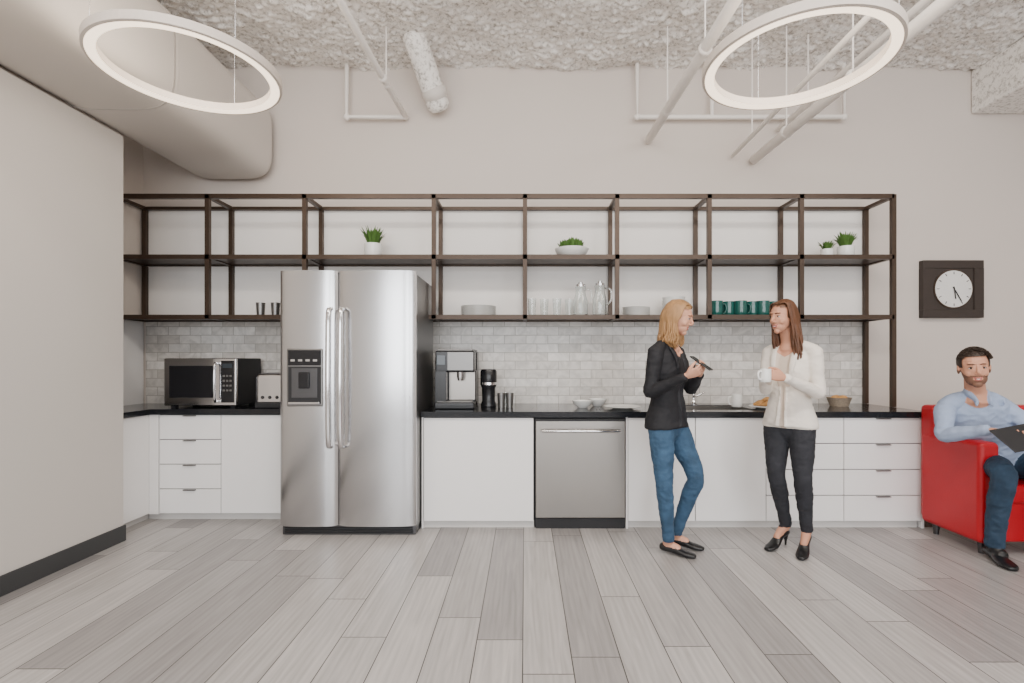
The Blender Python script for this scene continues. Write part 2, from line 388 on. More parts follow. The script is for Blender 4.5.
# ------------------------------------------------------------------ cabinets
def front(name,x0,x1,z0,z1,y,parent,handle=None):
    g=.003
    box(name,x0+g,x1-g,y,y+.02,z0+g,z1-g,M['white'],parent,bev=.002)
    if handle:
        cx=(x0+x1)/2
        box(name+'_pull',cx-handle/2,cx+handle/2,y-.018,y+.004,z1-.012,z1-.004,M['steelD'],parent,bev=.0015)
e=emp('base_cabinet',(1.2,4.3,.45))
Y1=3.95
box('carcass_a',-.79,.07,Y1+.02,4.68,.06,.865,M['gap'],e);box('carcass_b',.80,3.08,Y1+.02,4.68,.06,.865,M['gap'],e)
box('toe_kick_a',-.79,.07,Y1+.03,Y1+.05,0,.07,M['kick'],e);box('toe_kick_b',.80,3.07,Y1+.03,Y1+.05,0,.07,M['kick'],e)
box('end_panel',3.085,3.105,Y1,4.685,0,.865,M['white'],e,bev=.002);box('end_panel_b',.785,.799,Y1,4.68,0.0,.865,M['white'],e)
box('end_panel_c',-.803,-.791,Y1,4.68,0,.865,M['white'],e)
front('door_blank',-.79,.068,.055,.862,Y1,e)
front('sink_door_a',.80,1.325,.055,.862,Y1,e);front('sink_door_b',1.325,1.875,.055,.862,Y1,e)
for c,(a,b) in enumerate([(1.875,2.48),(2.48,3.085)]):
    for r in range(4):
        z0=.055+r*.2018;front('drawer_%d_%d'%(c,r),a,b,z0,z0+.2018,Y1,e,handle=.11)
e=emp('countertop',(1.1,4.3,.89))
for n_,a,b,c,d in [('slab_l',-.805,1.27,3.925,4.687),('slab_r',1.85,3.13,3.925,4.687),('slab_f',1.27,1.85,3.925,4.07),('slab_b',1.27,1.85,4.5,4.687)]:
    box(n_,a,b,c,d,.868,.91,M['counter'],e)
e=emp('kitchen_sink',(1.56,4.28,.8))
box('basin_floor',1.27,1.85,4.07,4.5,.70,.71,M['steelW'],e)
for n_,a,b,c,d in [('side_l',1.27,1.28,4.07,4.5),('side_r',1.84,1.85,4.07,4.5),('side_f',1.27,1.85,4.07,4.08),('side_b',1.27,1.85,4.49,4.5)]: box(n_,a,b,c,d,.70,.905,M['steelW'],e)
e=emp('faucet',(1.52,4.58,.91))
lathe('faucet_base',[(.03,0),(.03,.01),(.018,.02),(.016,.06)],(1.52,4.58,.911),M['chrome'],e)
tube('spout',[(1.52,4.58,.95),(1.52,4.58,1.18),(1.52,4.55,1.27),(1.52,4.47,1.30),(1.52,4.40,1.26),(1.52,4.39,1.19)],.013,M['chrome'],e,n=5)
tube('lever',[(1.54,4.58,.98),(1.61,4.57,1.02)],.007,M['chrome'],e)
e=emp('dishwasher',(.43,4.2,.45))
box('tub',.075,.783,Y1+.02,4.6,.0,.862,M['darkm'],e)
box('door',.082,.778,Y1-.015,Y1+.03,.085,.855,M['steelW'],e,bev=.006)
box('control_strip',.084,.776,Y1-.017,Y1-.01,.835,.853,M['darkm'],e,bev=.001)
box('toe',.085,.775,Y1+.0,Y1+.04,.0,.08,M['darkm'],e)
tube('handle',[(.13,Y1-.06,.765),(.73,Y1-.06,.765)],.012,M['chrome'],e)
for i,x in enumerate((.15,.71)): tube('handle_post_%d'%i,[(x,Y1-.06,.765),(x,Y1-.01,.765)],.009,M['chrome'],e)
e=emp('base_cabinet',(-2.4,4.4,.45));YL=4.15
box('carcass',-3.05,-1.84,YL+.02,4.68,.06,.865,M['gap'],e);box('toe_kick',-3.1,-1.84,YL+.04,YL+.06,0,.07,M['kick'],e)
box('filler',-3.07,-2.995,YL,YL+.02,.05,.862,M['white'],e)
for r in range(4):
    z0=.055+r*.2018;front('drawer_%d'%r,-2.99,-2.484,z0,z0+.2018,YL,e,handle=.10)
front('door_a',-2.484,-1.99,.055,.862,YL,e);front('door_b',-1.99,-1.84,.055,.862,YL,e)
box('return_carcass',-3.515,-3.092,3.70,4.68,.06,.865,M['gap'],e)
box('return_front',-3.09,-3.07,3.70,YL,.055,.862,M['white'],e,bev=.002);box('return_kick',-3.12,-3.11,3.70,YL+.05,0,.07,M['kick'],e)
e=emp('countertop',(-2.5,4.4,.89))
box('slab',-3.515,-1.835,YL-.025,4.687,.868,.91,M['counter'],e);box('slab_return',-3.515,-3.045,3.70,YL-.025,.868,.91,M['counter'],e)

# ------------------------------------------------------------------ refrigerator
e=emp('refrigerator',(-1.3,4.1,1.0));FX0,FX1,FY=-1.828,-.812,3.76
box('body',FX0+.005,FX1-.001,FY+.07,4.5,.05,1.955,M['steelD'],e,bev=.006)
box('top_hinge_cover',FX0+.03,FX1-.03,FY+.09,FY+.3,1.955,1.975,M['darkm'],e,bev=.004)
box('base_grille',FX0+.01,FX1-.006,FY+.05,FY+.2,.0,.07,M['steelK'],e,bev=.004)
box('rear_base',FX0+.03,FX1-.03,FY+.2,4.48,0,.06,M['darkm'],e)
for i in range(4): box('grille_slat_%d'%i,FX0+.03,FX1-.03,FY+.042,FY+.05,.012+i*.013,.019+i*.013,M['darkm'],e)
def curved_door(name,x0,x1,z0,z1):
    n=24;v=[];f=[]
    for i in range(n+1):
        t=i/n;u=abs(2*t-1);y=FY+.022*u**8+ .016*(2*t-1)**2
        for z in (z0,z1): v.append((x0+(x1-x0)*t,y,z))
    base=len(v)
    for i in range(n+1):
        t=i/n
        for z in (z0,z1): v.append((x0+(x1-x0)*t,FY+.065,z))
    for i in range(n):
        a=i*2;f.append((a,a+2,a+3,a+1));f.append((base+a,base+a+1,base+a+3,base+a+2))
        f.append((a,base+a,base+a+2,a+2));f.append((a+1,a+3,base+a+3,base+a+1))
    f.append((0,1,base+1,base));f.append((2*n,base+2*n,base+2*n+1,2*n+1))
    o=mk(name,v,f,M['steel'],e);es=o.modifiers.new('es','EDGE_SPLIT');es.split_angle=math.radians(50)
curved_door('freezer_door',FX0,-1.397,.075,1.975);curved_door('fresh_food_door',-1.389,FX1,.075,1.975)
for nm,x in (('handle_left',-1.437),('handle_right',-1.349)):
    tube(nm,[(x,FY-.0,1.69),(x,FY-.05,1.655),(x,FY-.062,1.4),(x,FY-.066,1.17),(x,FY-.062,.93),(x,FY-.05,.70),(x,FY-.0,.665)],[(.018,.013)]*7,M['chrome'],e,n=5,seg=14,side=(1,0,0))
box('dispenser_frame',-1.765,-1.495,FY-.004,FY+.03,.965,1.395,M['steelD'],e,bev=.01)
box('dispenser_control',-1.752,-1.508,FY-.008,FY,1.27,1.383,M['dark'],e,bev=.003)
box('dispenser_cavity',-1.752,-1.508,FY-.006,FY+.0,.985,1.262,M['darkm'],e,bev=.003)
box('dispenser_back',-1.725,-1.535,FY-.009,FY-.005,1.03,1.25,M['steelK'],e,bev=.004)
box('dispenser_paddle',-1.67,-1.59,FY-.022,FY-.006,1.10,1.22,M['dark'],e,bev=.006)
box('dispenser_tray',-1.745,-1.515,FY-.02,FY,.985,1.0,M['chrome'],e,bev=.003)
for i in range(4): box('button_%d'%i,-1.73+i*.055,-1.70+i*.055,FY-.011,FY-.006,1.30,1.315,M['chrome'],e)

# ------------------------------------------------------------------ shelving
e=emp('open_shelving_unit',(-.2,4.5,2.2));SF=4.32;SB=4.685;t=.036
px=[-3.49,-2.696,-1.871,-.774,0,.782,1.565,2.347,3.129]
for i,x in enumerate(px):
    last=(i==len(px)-1)
    zb=.911 if last else 1.66
    box('post_front_%d'%i,x-t/2,x+t/2,SF-t/2,SF+t/2,zb,2.715,M['frame'],e)
    box('post_back_%d'%i,x-t/2,x+t/2,SB-t,SB,zb,2.715,M['frame'],e)
    for j,z in enumerate((2.70,2.185,1.675)):
        box('cross_%d_%d'%(i,j),x-t/2,x+t/2,SF+t/2,SB-t,z-.014,z+.014,M['frame'],e)
for j,z in enumerate((2.70,2.185,1.675)):
    box('rail_front_%d'%j,-3.49,3.129,SF-t/2,SF+t/2,z-.019,z+.019,M['frame'],e)
    box('rail_back_%d'%j,-3.49,3.129,SB-t,SB,z-.014,z+.014,M['frame'],e)
for j,z in enumerate((2.185,1.675)):
    for i in range(len(px)-1):
        box('shelf_board_%d_%d'%(j,i),px[i]+t/2,px[i+1]-t/2,SF+t/2,SB-t,z-.004,z+.012,M['frame'],e)
ZM=2.1975;ZB=1.6875
def leaves(name,c,n,r,h,parent,wid=.008,mt='leaf',spread=1.0):
    v=[];f=[]
    for i in range(n):
        a=random.uniform(0,2*math.pi);rr=r*random.uniform(.1,1)*spread;hh=h*random.uniform(.55,1)
        b=np.array([c[0]+.35*rr*math.cos(a),c[1]+.35*rr*math.sin(a),c[2]])
        tip=np.array([c[0]+rr*math.cos(a),c[1]+rr*math.sin(a),c[2]+hh]);mid=(b+tip)/2+np.array([0,0,h*.15])
        s=np.array([-math.sin(a),math.cos(a),0])*wid*random.uniform(.7,1.3);k=len(v)
        v+=[b-s*.4,b+s*.4,mid-s,mid+s,tip];f+=[(k,k+1,k+3,k+2),(k+2,k+3,k+4)]
    return mk(name,v,f,M[mt],parent)
def pot(name,x,y,z,r,h,n,lh):
    e=emp(name,(x,y,z))
    lathe('pot',[(r*.8,0),(r,h*.15),(r,h),(r*.88,h),(r*.86,h*.85),(.001,h*.83)],(x,y,z),M['ceram'],e)
    lathe('soil',[(r*.85,0),(r*.5,.004),(.001,.006)],(x,y,z+h*.86),M['soil'],e)
    leaves('foliage',(x,y,z+h*.88),n,r*1.7,lh,e,wid=.009)
pot('potted_grass',-1.333,4.46,ZM,.075,.13,190,.16)
pot('potted_succulent',2.655,4.47,ZM,.050,.085,100,.085);pot('potted_succulent',2.81,4.45,ZM,.066,.105,150,.14)
e=emp('succulent_bowl',(.41,4.46,ZM))
lathe('bowl',[(.06,0),(.07,.01),(.135,.05),(.15,.085),(.142,.085),(.125,.052),(.001,.04)],(.41,4.46,ZM),M['ceram'],e)
lathe('soil',[(.13,0),(.001,.012)],(.41,4.46,ZM+.065),M['soil'],e)
for i in range(8):
    a=i*.8;leaves('rosette_%d'%i,(.41+.075*math.cos(a)*(i>0),4.46+.075*math.sin(a)*(i>0),ZM+.07),34,.07,.10,e,wid=.014)
def plates(name,x,y,z,r,n,m='ceram'):
    e=emp(name,(x,y,z))
    for i in range(n): lathe('plate_%d'%i,[(r*.55,0),(r*.6,.003),(r,.012),(r,.015),(r*.6,.006),(.001,.006)],(x,y,z+i*.009),M[m],e,seg=40)
plates('plate_stack',-.41,4.48,ZB,.155,10);plates('plate_stack',.98,4.48,ZB,.12,9)
def bowl(e,nm,x,y,z,r,h):
    lathe(nm,[(r*.45,0),(r*.5,.006),(r*.85,h*.5),(r,h),(r*.95,h),(r*.8,h*.5),(r*.4,.012),(.001,.012)],(x,y,z),M['ceram'],e)
e=emp('bowl_stack',(1.31,4.48,ZB))
for i in range(5): bowl(e,'bowl_%d'%i,1.31,4.48,ZB+i*.026,.10,.07)
def mug(name,x,y,z,r,h,m,ang=0):
    e=emp(name,(x,y,z))
    lathe('cup',[(r*.85,0),(r*.95,.005),(r,h*.3),(r,h),(r*.9,h),(r*.88,h*.3),(.001,.01)],(x,y,z),M[m],e,seg=28)
    ca,sa=math.cos(ang),math.sin(ang);q=lambda a,b:(x+a*ca,y+a*sa,z+b)
    tube('handle',[q(r*.95,h*.8),q(r*1.45,h*.78),q(r*1.6,h*.5),q(r*1.4,h*.25),q(r*.95,h*.2)],[.006]*5,M[m],e,n=4,seg=8)
for i,x in enumerate((1.665,1.79,1.875,2.0,2.07,2.19)): mug('coffee_mug',x,4.42+.05*(i%2),ZB,.054,.135,'teal',ang=math.radians(180 if i%2 else 0))
def tumbler(name,x,y,z,r,h,m='glass'):
    lathe(name,[(r*.8,0),(r,h),(r*.93,h),(r*.75,.008),(.001,.008)],(x,y,z),M[m])
for i in range(4): tumbler('drinking_glass',.06+i*.11,4.45+.04*(i%2),ZB,.038,.16)
def jug(x,y,z,r,h):
    e=emp('glass_pitcher',(x,y,z))
    lathe('body',[(r*.9,0),(r,.02),(r*.98,h*.55),(r*.7,h*.75),(r*.66,h*.9),(r*.75,h),(r*.70,h),(r*.61,h*.9),(r*.65,h*.75),(r*.92,h*.55),(r*.93,.02),(.001,.012)],(x,y,z),M['glass'],e)
    tube('handle',[(x+r*.66,y,z+h*.92),(x+r*1.45,y,z+h*.88),(x+r*1.5,y,z+h*.55),(x+r*.97,y,z+h*.4)],[.007]*4,M['glass'],e,n=4,seg=8)
    lathe('lid',[(r*.68,0),(r*.68,.02),(.02,.026),(.02,.04),(.001,.042)],(x,y,z+h),M['chrome'],e)
jug(.485,4.44,ZB,.063,.26);jug(.655,4.44,ZB,.065,.27)
for x in (-2.30,-2.17): tumbler('steel_tumbler',x,4.42,ZB,.038,.12,'steelD')

# ------------------------------------------------------------------ counter objects
CT=.911
e=emp('microwave_oven',(-2.7,4.4,1.1));mx0,mx1,my=-3.0,-2.40,4.22
box('case',mx0,mx1,my+.02,4.62,CT+.018,1.325,M['darkm'],e,bev=.006)
box('face',mx0,mx1,my,my+.03,CT+.02,1.323,M['chrome'],e,bev=.006)
box('door_window',mx0+.045,mx1-.185,my-.004,my+.01,CT+.085,1.262,M['dark'],e,bev=.004)
box('control_panel',mx1-.125,mx1-.015,my-.004,my+.01,CT+.045,1.305,M['dark'],e,bev=.004)
tube('door_handle',[(mx1-.155,my-.002,1.28),(mx1-.155,my-.04,1.26),(mx1-.155,my-.04,.99),(mx1-.155,my-.002,.97)],[.010]*4,M['chrome'],e,n=3)
box('display',mx1-.11,mx1-.03,my-.006,my,1.245,1.28,M['screen'],e)
for i in range(4):
    for j in range(3): box('key_%d_%d'%(i,j),mx1-.108+j*.028,mx1-.09+j*.028,my-.006,my,1.05+i*.04,1.065+i*.04,M['steelD'],e)
for i,x in enumerate((mx0+.05,mx1-.05)):
    for j,y in enumerate((my+.06,4.56)): box('foot_%d%d'%(i,j),x-.02,x+.02,y-.02,y+.02,CT,CT+.02,M['darkm'],e)
e=emp('toaster',(-2.13,4.35,1.05))
box('shell',-2.25,-1.99,4.22,4.44,CT+.02,1.20,M['chrome'],e,bev=.04,seg=5)
box('base',-2.245,-1.995,4.215,4.435,CT,CT+.045,M['darkm'],e,bev=.006)
box('control_end',-2.262,-2.246,4.26,4.40,CT+.03,1.16,M['darkm'],e,bev=.006)
for i,y in enumerate((4.29,4.37)): box('slot_%d'%i,-2.21,-2.03,y-.012,y+.012,1.193,1.202,M['dark'],e)
box('lever',-2.285,-2.255,4.31,4.35,1.09,1.11,M['dark'],e,bev=.003)
for i,x in enumerate((-2.18,-2.12,-2.06)): mk('dial_%d'%i,*ell((x,4.218,1.0),(.014,.010,.014)),M['dark'],e)
tube('cord',[(-2.26,4.4,.93),(-2.30,4.42,.94),(-2.33,4.5,.92)],.004,M['dark'],e,n=3)
e=emp('coffee_machine',(-.55,4.35,1.1));a,b=-.735,-.415
box('column',a,b,4.28,4.55,CT,1.385,M['dark'],e,bev=.012)
box('head',a,b,4.15,4.40,1.21,1.385,M['dark'],e,bev=.012)
box('head_trim',a+.10,b-.006,4.144,4.156,1.225,1.375,M['steelD'],e,bev=.003)
box('top_lid',a+.01,b-.01,4.16,4.53,1.383,1.40,M['steelD'],e,bev=.006)
box('drip_base',a,b,4.12,4.4,CT,.965,M['dark'],e,bev=.008)
box('drip_tray',a+.02,b-.02,4.125,4.27,.965,.972,M['steelD'],e,bev=.002)
box('front_panel_left',a,a+.09,4.15,4.29,.96,1.22,M['dark'],e,bev=.003);box('front_panel',a+.095,b-.004,4.270,4.285,.975,1.21,M['steelW'],e,bev=.003)
box('display',a+.015,a+.085,4.143,4.152,1.27,1.35,M['screen'],e,bev=.002)
lathe('nozzle',[(.02,0),(.028,.03),(.028,.08)],((a+b)/2+.04,4.20,1.14),M['chrome'],e)
e=emp('coffee_grinder',(-.31,4.35,1.05))
lathe('body',[(.065,0),(.068,.02),(.055,.05),(.058,.16),(.07,.19),(.07,.30),(.06,.32),(.001,.325)],(-.31,4.33,CT),M['dark'],e)
lathe('band',[(.071,0),(.071,.02)],(-.31,4.33,CT+.19),M['chrome'],e)
for i,(x,y) in enumerate(((-.20,4.28),(-.165,4.36),(-.13,4.29))): tumbler('drinking_glass',x,y,CT,.035,.12,'steelD' if i!=1 else 'glass')
def bowlobj(x,y,r,h):
    e=emp('serving_bowl',(x,y,CT));bowl(e,'bowl',x,y,CT,r,h)
bowlobj(.48,4.25,.085,.06);bowlobj(.63,4.42,.08,.06)
e=emp('cutlery',(.58,4.2,CT))
for i,x in enumerate((.575,.60)): tube('knife_%d'%i,[(x,4.06,CT+.004),(x+.02,4.24,CT+.004)],.003,M['chrome'],e,seg=6)
e=emp('dinner_plate',(.80,4.22,CT));lathe('plate',[(.08,0),(.085,.004),(.15,.018),(.15,.022),(.085,.009),(.001,.009)],(.80,4.18,CT),M['ceram'],e,seg=40)
e=emp('dish_soap_bottle',(1.22,4.56,CT));lathe('bottle',[(.028,0),(.03,.01),(.03,.12),(.012,.145),(.012,.165),(.001,.167)],(1.22,4.56,CT),M['ceram'],e);tube('pump',[(1.22,4.56,CT+.165),(1.22,4.56,CT+.19),(1.22,4.52,CT+.19)],.004,M['dark'],e,seg=6)
mug('coffee_mug',1.80,4.32,CT,.045,.11,'ceram',ang=math.radians(180))
e=emp('pastry_plate',(1.98,4.25,CT));lathe('plate',[(.08,0),(.085,.004),(.14,.016),(.14,.02),(.085,.009),(.001,.009)],(2.0,4.20,CT),M['ceram'],e,seg=40)
for i in range(6):
    a_=i*1.1;c=(2.0+.065*math.cos(a_)*(i<5),4.20+.06*math.sin(a_)*(i<5),CT+.035+.03*(i==5))
    v,f=loft([(c[0]-.045,c[1]+.01,c[2]-.005),(c[0],c[1]-.012,c[2]+.008),(c[0]+.045,c[1]+.01,c[2]-.005)],[.008,.024,.008],n=5,seg=10);mk('croissant_%d'%i,v,f,M['pastry'],e)
e=emp('bread_basket',(2.72,4.4,CT))
lathe('basket',[(.07,0),(.095,.07),(.1,.075),(.09,.075),(.065,.012),(.001,.012)],(2.72,4.4,CT),M['wicker'],e)
for i in range(4): mk('roll_%d'%i,*ell((2.72+.035*math.cos(i*1.6),4.4+.035*math.sin(i*1.6),CT+.07),(.035,.03,.025)),M['pastry'],e)
for x in (2.28,):
    e=emp('wall_outlet',(x,4.68,1.15));box('plate',x-.035,x+.035,4.68,4.6875,1.1,1.21,M['ceram'],e,bev=.002)
    for k in (1.13,1.17): box('socket_%d'%int(k*100),x-.015,x+.015,4.677,4.681,k,k+.02,M['kick'],e)
# clock
e=emp('wall_clock',(3.93,4.66,1.96))
cx,cz,hw=3.92,1.96,.278
y9=4.699
box('frame_top',cx-hw,cx+hw,4.645,y9,cz+.19,cz+hw-.015,M['clockf'],e,bev=.003);box('frame_bottom',cx-hw,cx+hw,4.645,y9,cz-hw+.015,cz-.19,M['clockf'],e,bev=.003)
box('frame_left',cx-hw,cx-.19,4.645,y9,cz-.19,cz+.19,M['clockf'],e);box('frame_right',cx+.19,cx+hw,4.645,y9,cz-.19,cz+.19,M['clockf'],e)
box('frame_back',cx-.19,cx+.19,4.655,y9,cz-.19,cz+.19,M['clockf'],e)
n=48
for nm,r0,y0,mm in (('rim',.180,4.648,'frame'),('dial',.168,4.643,'clockw')):
    v=[(cx+r0*math.cos(2*math.pi*i/n),yy,cz+r0*math.sin(2*math.pi*i/n)) for yy in(y0,4.662) for i in range(n)]
    f=[(i,(i+1)%n,n+(i+1)%n,n+i) for i in range(n)]+[tuple(range(n))[::-1]];mk(nm,v,f,M[mm],e,smooth=False)
for i in range(12):
    a_=i*math.pi/6;r1,r2=.135,.155;tube('tick_%d'%i,[(cx+r1*math.sin(a_),4.641,cz+r1*math.cos(a_)),(cx+r2*math.sin(a_),4.641,cz+r2*math.cos(a_))],.003,M['dark'],e,seg=6)
for nm,a_,L_ in (('hour_hand',math.radians(172),.09),('minute_hand',math.radians(150),.13)):
    tube(nm,[(cx-.02*math.sin(a_),4.637,cz-.02*math.cos(a_)),(cx+L_*math.sin(a_),4.637,cz+L_*math.cos(a_))],.0045,M['dark'],e,seg=6)
# ------------------------------------------------------------------ armchair
e=emp('armchair',(3.42,3.65,.4));ax0,ax1,ay0,ay1=3.03,3.92,3.38,3.90
box('seat_base',ax0+.03,ax1-.03,ay0+.01,ay1-.02,.09,.36,M['red'],e,bev=.02,seg=3)
box('arm_right',ax0,ax0+.14,ay0,ay1,.08,.76,M['red'],e,bev=.035,seg=4)
box('arm_left',ax1-.14,ax1,ay0,ay1,.08,.76,M['red'],e,bev=.035,seg=4)
box('backrest',ax0+.006,ax1-.006,ay1-.12,ay1+.015,.10,.97,M['red'],e,bev=.035,seg=4)
box('cushion',ax0+.15,ax1-.15,ay0-.01,ay1-.12,.34,.475,M['red'],e,bev=.04,seg=4)
for i,x in enumerate((ax0+.07,ax1-.07)):
    for j,y in enumerate((ay0+.07,ay1-.07)): lathe('foot_%d%d'%(i,j),[(.018,0),(.024,.09)],(x,y,0.0),M['steelK'],e,seg=16)

# ------------------------------------------------------------------ PEOPLE
A=np.array
def nrm(v): v=A(v,dtype=float);return v/np.linalg.norm(v)
def head(parent,c,fwd,down,sc,skin,hairm,beard=False,tilt=0.0,smile=True):
    F0=nrm((fwd[0],fwd[1],0));L0=A([-F0[1],F0[0],0]);U0=A([0,0,1.])
    F=F0*math.cos(down)-U0*math.sin(down);U=U0*math.cos(down)+F0*math.sin(down);L=L0
    L2=L*math.cos(tilt)+U*math.sin(tilt);U=U*math.cos(tilt)-L*math.sin(tilt);L=L2
    fr=A([F,L,U])
    P=lambda f,l,u:A(c)+sc*(f*F+l*L+u*U)
    E=lambda f,l,u,r:ell(P(f,l,u),[q*sc for q in r],fr)
    jw=1.12 if beard else 1.0
    g=[(0,E(-.012,0,.028,(.096,.074,.086))),(0,E(.018,0,-.008,(.075,.064,.090))),(0,E(.034,0,-.058,(.053,.048*jw,.048))),
       (0,E(.064,0,-.092,(.022,.022*jw,.020))),(0,E(.074,0,.034,(.016,.044,.012))),(0,E(.066,0,-.056,(.022,.028,.026)))]
    for s in(-1,1):
        g.append((0,E(.050,s*.034,-.024,(.030,.024,.030))));g.append((0,E(.093,s*.0095,-.028,(.008,.006,.006))))
        g.append((0,E(-.004,s*.072,-.004,(.016,.008,.028))));g.append((0,E(.000,s*.076,.004,(.011,.005,.017))))
    g.append((0,loft([P(.084,0,.026),P(.092,0,.006),P(.105,0,-.018),P(.096,0,-.030)],[.006*sc,.0072*sc,.0092*sc,.006*sc],n=3,seg=10)))
    k=.005 if smile else .0
    g.append((1,loft([P(.078,.022,-.051+k),P(.0865,.011,-.0530),P(.088,0,-.052),P(.0865,-.011,-.0530),P(.078,-.022,-.051+k)],[.002*sc,.0038*sc,.0040*sc,.0038*sc,.002*sc],n=3,seg=8)))
    g.append((1,loft([P(.077,.019,-.054+k),P(.0845,.011,-.0625),P(.0865,0,-.065),P(.0845,-.011,-.0625),P(.077,-.019,-.054+k)],[.002*sc,.0040*sc,.0046*sc,.0040*sc,.002*sc],n=3,seg=8)))
    def mf(cc,k_):
        if not beard or k_==1: return k_
        q=(A(cc)-A(c))/sc;f,l,u=q@F,q@L,q@U
        al=abs(l)
        if (al/.024)**2+((u+.057)/.012)**2<1 and f>.05: return k_
        if f>-.008 and u<-.004-.50*max(0,f) and u<-.028*(f>.04): return 2
        if al<.034 and u<-.038 and f>.06: return 2
        return k_
    remesh('head',g,[M[skin],M['lip'],M['beard']],(.0018 if beard else .0024)*sc,parent,smooth=5 if not beard else 7,matfn=mf)
    if smile:
        v,f=loft([P(.082,.014,-.0560+k*.4),P(.0895,0,-.0585),P(.082,-.014,-.0560+k*.4)],[(.0032*sc,.0024*sc)]*3,n=5,seg=8);mk('teeth',v,f,M['teeth'],parent)
    for s,nm in((-1,'r'),(1,'l')):
        mk('eye_'+nm,*E(.0740,s*.029,.007,(.0110,.0120,.0062)),M['eyew'],parent)
        mk('iris_'+nm,*E(.0812,s*.0295,.0068,(.0050,.0056,.0056)),M['iris'],parent)
        v,f=loft([P(.077,s*.015,.0105),P(.0862,s*.028,.0140),P(.078,s*.042,.0095)],[.0018*sc,.0024*sc,.0016*sc],n=4,seg=6);mk('lash_'+nm,v,f,M['dkhair'],parent)
        v,f=loft([P(.087,s*.013,.028),P(.088,s*.026,.032),P(.074,s*.045,.028)],[.0022*sc,.0028*sc,.0016*sc],n=4,seg=6);mk('brow_'+nm,v,f,M[hairm if hairm!='blond' else 'brown'],parent)
    return P,F,L,U
def long_hair(parent,P,F,L,U,c,sc,m,length,N=320,part=.015,endfwd=0.0):
    parts=[];rnd=random.Random(int(length*1000)+N)
    F=A(F);Fh=nrm((F[0],F[1],0));Lh=A([-Fh[1],Fh[0],0]);c=A(c,float)
    v,f=ell(P(-.014,0,.034),[.100*sc,.080*sc,.088*sc],A([F,L,U]),36,24)
    keep=[]
    for q in f:
        cc=sum(A(v[i]) for i in q)/len(q);d=(cc-c)/sc
        if not((d@F>.030 and d@U<.085-.35*abs(d@L)) or (d@U<-.03)): keep.append(q)
    parts.append((v,keep))
    for i in range(N):
        s=-1 if i%2 else 1
        th=math.radians(rnd.uniform(74,180));t=(th-math.radians(74))/math.radians(106)
        f0=.062-.14*t+rnd.uniform(-.006,.006);q=(f0+.012)/.1;u0=.034+.088*math.sqrt(max(0.02,1-q*q))
        p0=P(f0,part+s*.003,u0)
        ra=lambda k:(.098*math.cos(th)*k-.012,s*.080*math.sin(th)*k)
        a1=ra(.80);p1=P(a1[0]*.9+.030*(1-t),part*.3+a1[1]*1.0,.034+.088*.66+.003)
        a2=ra(1.04);p2=P(a2[0]+.014*(1-t),a2[1],.020)
        a3=ra(1.06);p3=P(a3[0]+.004,a3[1],-.040)
        ln=length*rnd.uniform(.82,1.05)*(1-.10*(1-t))
        k4=rnd.uniform(.82,1.16);ph=rnd.uniform(-1,1)*.6+ (i%7)*.9
        base=c+sc*(Fh*ra(k4)[0]+Lh*ra(k4)[1]);z0=P(0,0,-.040)[2]
        pts=[p0,p1,p2,p3]
        for u in (.35,.6,.82,1.0):
            wv=.011*math.sin(ph+u*7)*u*2
            p=base+Fh*(endfwd*u+wv*.6)+Lh*wv
            if u==1.0: p=p-(p-(c+Fh*endfwd))*rnd.uniform(.05,.3)
            pts.append(A([p[0],p[1],z0-ln*u]))
        r=rnd.uniform(.0040,.0070)*sc
        parts.append(loft(pts,[r*.8,r,r*1.1,r*1.1,r*1.1,r*1.1,r*.9,r*.2],n=3,seg=6,cap=False))
    V,Fc=joinp(parts);return mk('hair',V,Fc,M[m],parent)
def hand(parent,name,w,d,pn,th,curl,skin,sc=1.0,thumbcurl=.4,splay=.03):
    d=nrm(d);pn=A(pn,float);pn=nrm(pn-d*np.dot(pn,d));t=np.cross(d,pn);t=t if np.dot(t,th)>0 else -t
    w=A(w,float);g=[]
    g.append((0,loft([w-d*.035*sc,w,w+d*.03*sc,w+d*.062*sc,w+d*.088*sc],[(.024*sc,.019*sc),(.025*sc,.017*sc),(.033*sc,.016*sc),(.039*sc,.014*sc),(.036*sc,.011*sc)],side=t,n=3,seg=16)))
    for k,(off,L_,b0) in enumerate(((.029,.070,.084),(.0097,.078,.090),(-.0097,.072,.087),(-.029,.056,.080))):
        p=w+d*b0*sc*.92+t*off*sc;dirv=nrm(d+t*splay*(1.5-k));pts=[w+d*.055*sc+t*off*sc*.8,p];ang=0
        cv=curl[k] if hasattr(curl,'__len__') else curl
        for j,fr_ in enumerate((.44,.31,.25)):
            ang+=cv*(1.0,1.15,.8)[j];q=dirv*math.cos(ang)+pn*math.sin(ang);p=p+q*L_*fr_*sc;pts.append(p)
        g.append((0,loft(pts,[.0085*sc,.0088*sc,.0082*sc,.0074*sc,.0055*sc],side=t,n=3,seg=10)))
    b=w+d*.022*sc+t*.020*sc;q=nrm(d*.72+t*.62+pn*.25);p1=b+q*.040*sc;q2=nrm(d*.85+t*(.55-thumbcurl)+pn*(.25+thumbcurl));p2=p1+q2*.032*sc;q3=nrm(d*.85+t*(.4-thumbcurl*1.4)+pn*(.3+thumbcurl*1.2));p3=p2+q3*.025*sc
    g.append((0,loft([w+d*.012*sc+t*.008*sc,b,p1,p2,p3],[.013*sc,.014*sc,.0112*sc,.0095*sc,.007*sc],n=3,seg=10)))
    return remesh(name,g,[M[skin]],.0024*sc,parent,smooth=2)
